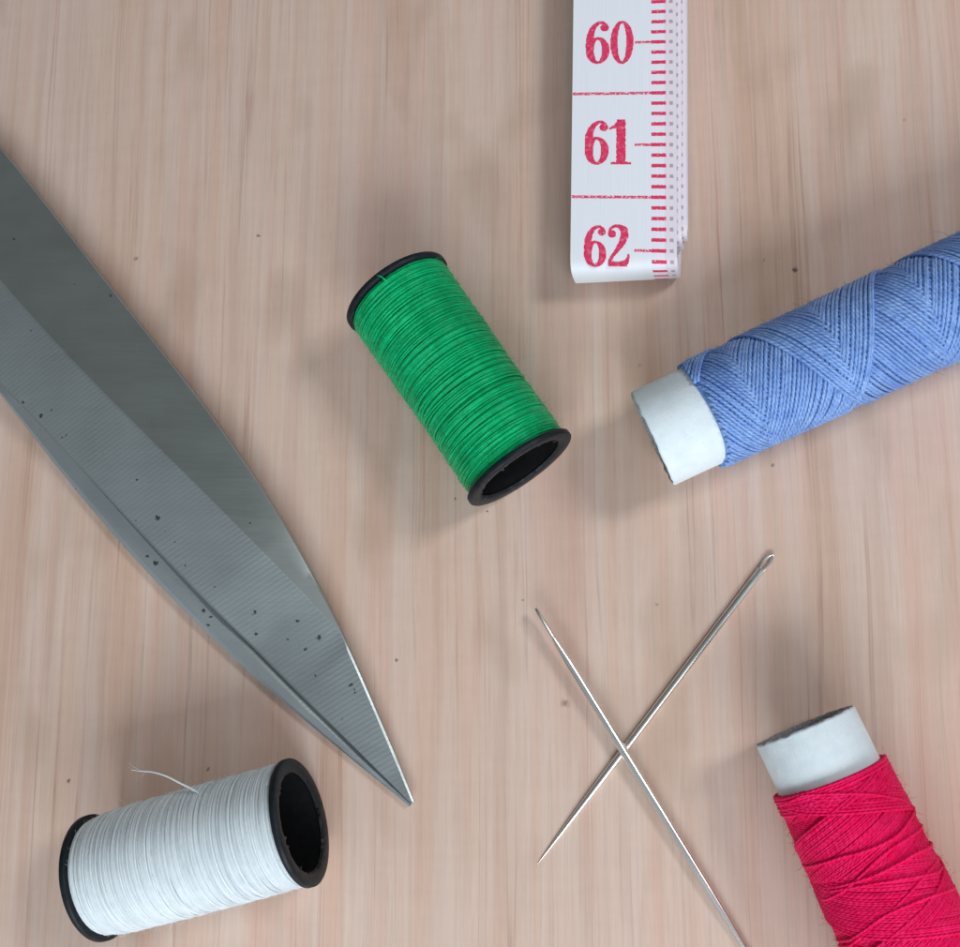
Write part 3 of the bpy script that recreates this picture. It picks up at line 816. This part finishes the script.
# digits: each printed figure is a small patch of ink cells following an outline
def vnoise(seed):
    g = np.random.default_rng(seed).random((64, 64))
    def f(x, y, s):
        x = x * s + 7; y = y * s + 7; i, j = int(x) % 63, int(y) % 63; u, v = x - int(x), y - int(y)
        return g[i, j] * (1 - u) * (1 - v) + g[i + 1, j] * u * (1 - v) + g[i, j + 1] * (1 - u) * v + g[i + 1, j + 1] * u * v
    return f
def ell(x, y, cx, cy, rx, ry): return (((x - cx) / rx) ** 2 + ((y - cy) / ry) ** 2) ** .5 - 1
def stroke(x, y, pts):
    """pts: (x, y, halfwidth) polyline"""
    best = 9
    for (x0, y0, w0), (x1, y1, w1) in zip(pts, pts[1:]):
        dx, dy = x1 - x0, y1 - y0; t = max(0, min(1, ((x - x0) * dx + (y - y0) * dy) / (dx * dx + dy * dy + 1e-9)))
        best = min(best, math.hypot(x - x0 - t * dx, y - y0 - t * dy) - (w0 + (w1 - w0) * t))
    return best
def d0(x, y): return ell(x, y, 0, 0, .232, .5) < 0 and ell(x, y, 0, 0, .088, .44) > 0
def d6(x, y):
    if ell(x, y, .005, -.19, .24, .31) < 0 and ell(x, y, .01, -.19, .08, .25) > 0: return True
    if stroke(x, y, [(-.155, -.19, .078), (-.155, .0, .078), (-.145, .16, .076), (-.11, .29, .06), (-.05, .39, .05), (.03, .455, .035), (.11, .455, .03), (.17, .40, .035)]) < 0: return True
    return math.hypot(x - .145, y - .335) < .085
def d1(x, y):
    if abs(x - .03) < .09 and -.46 < y < .5: return True
    if abs(x - .03) < .20 and -.5 < y < -.45: return True
    return stroke(x, y, [(-.19, .30, .02), (-.10, .34, .035), (.0, .46, .045)]) < 0
def d2(x, y):
    if math.hypot(x + .14, y - .27) < .088: return True
    if stroke(x, y, [(-.20, .29, .03), (-.17, .40, .03), (-.08, .46, .035), (.02, .455, .05), (.115, .38, .08), (.13, .24, .085), (.08, .07, .07), (-.02, -.10, .05), (-.12, -.25, .038), (-.19, -.38, .03)]) < 0: return True
    if -.5 < y < -.345 and -.215 < x < .19 and y < -.345 - .05 * math.sin((x + .2) * 9): return True
    return stroke(x, y, [(.17, -.40, .05), (.205, -.30, .028), (.215, -.22, .022)]) < 0
def lx(px, py): q = at(px, py, HT) - front; return q.dot(cross), q.dot(dirT)
cell = .0058
def digit(fn, px, py, hpx, seed, wsc=1.0):
    # wsc widens the figure a little
    cx, cy = lx(px, py); _, y1 = lx(px, py - hpx / 2); _, y2 = lx(px, py + hpx / 2); hh = y1 - y2
    V = []; Fc = []; idx = {}; nf = vnoise(seed); n = int(.56 * hh / cell); m_ = int(1.06 * hh / cell)
    def vid(i, j):
        if (i, j) not in idx:
            idx[(i, j)] = len(V); xx = (i - n / 2) * cell * 1.06; V.append((cx + xx, cy + xx * skew + (j - m_ / 2) * cell, HT + .0022))
        return idx[(i, j)]
    for i in range(n):
        for j in range(m_):
            x = (i + .5 - n / 2) * cell / hh; y = (j + .5 - m_ / 2) * cell / hh
            jx = (nf(x + 1, y + 1, 34) - .5) * .010; jy = (nf(x + 2, y + 1, 34) - .5) * .010
            if fn(x + jx, y + jy) and nf(x + 1, y + 3, 22) * .6 + nf(x + 3, y + 1, 46) * .4 > .13:
                Fc.append([vid(i, j), vid(i + 1, j), vid(i + 1, j + 1), vid(i, j + 1)])
    o = mesh_obj('printed_digit', V, Fc, IK, tape, smooth=False)
    return o
for fn, px, py, h in ((d6, 597.5, 42.5, 43), (d0, 622, 42.5, 43), (d6, 596.5, 142.5, 44.5), (d1, 619.5, 142, 44.5), (d6, 595, 246, 42), (d2, 618.5, 245.5, 42)):
    digit(fn, px, py, h, int(px), 1.0)

# ------------------------------------------------------------------ light
def area(name, loc, target, size, power, color, sy=None):
    ld = bpy.data.lights.new(name, 'AREA'); ld.shape = 'RECTANGLE' if sy else 'SQUARE'; ld.size = size
    if sy: ld.size_y = sy
    ld.energy = power; ld.color = color
    o = bpy.data.objects.new(name, ld); C.objects.link(o); o.location = loc
    o.rotation_euler = (Vector(target) - Vector(loc)).to_track_quat('-Z', 'Y').to_euler()
    return o
cen = at(480, 473)
area('window_light', cen + Vector((8, -27, 19)), cen + Vector((0, -2, 0)), 28, 9400, (.87, .95, 1.0), 14)
area('room_lamp', cen + Vector((33, 13.5, 35)), cen, 10.0, 8600, (.96, .98, 1.0))

w = bpy.data.worlds.new('World'); SC.world = w; w.use_nodes = True
nt = w.node_tree; bg = nt.nodes['Background']
tc = nt.nodes.new('ShaderNodeTexCoord'); dp = nt.nodes.new('ShaderNodeVectorMath'); dp.operation = 'DOT_PRODUCT'
nt.links.new(tc.outputs['Generated'], dp.inputs[0]); dp.inputs[1].default_value = Vector((.2, -.95, .0)).normalized()
cr = nt.nodes.new('ShaderNodeValToRGB'); nt.links.new(dp.outputs['Value'], cr.inputs[0])
mr = nt.nodes.new('ShaderNodeMapRange'); nt.links.new(dp.outputs['Value'], mr.inputs[0]); mr.inputs[1].default_value = -1; mr.inputs[2].default_value = 1
nt.links.new(mr.outputs[0], cr.inputs[0])
cr.color_ramp.elements[0].position = .35; cr.color_ramp.elements[0].color = (.16, .17, .17, 1)
cr.color_ramp.elements[1].position = .95; cr.color_ramp.elements[1].color = (.55, .62, .68, 1)
nt.links.new(cr.outputs[0], bg.inputs[0]); bg.inputs[1].default_value = .88

SC.cycles.max_bounces = 7; SC.cycles.diffuse_bounces = 3; SC.cycles.glossy_bounces = 4; SC.cycles.use_adaptive_sampling = True; SC.cycles.adaptive_threshold = .02
SC.view_settings.view_transform = 'Standard'; SC.view_settings.look = 'None'; SC.view_settings.gamma = 1; SC.view_settings.exposure = 0
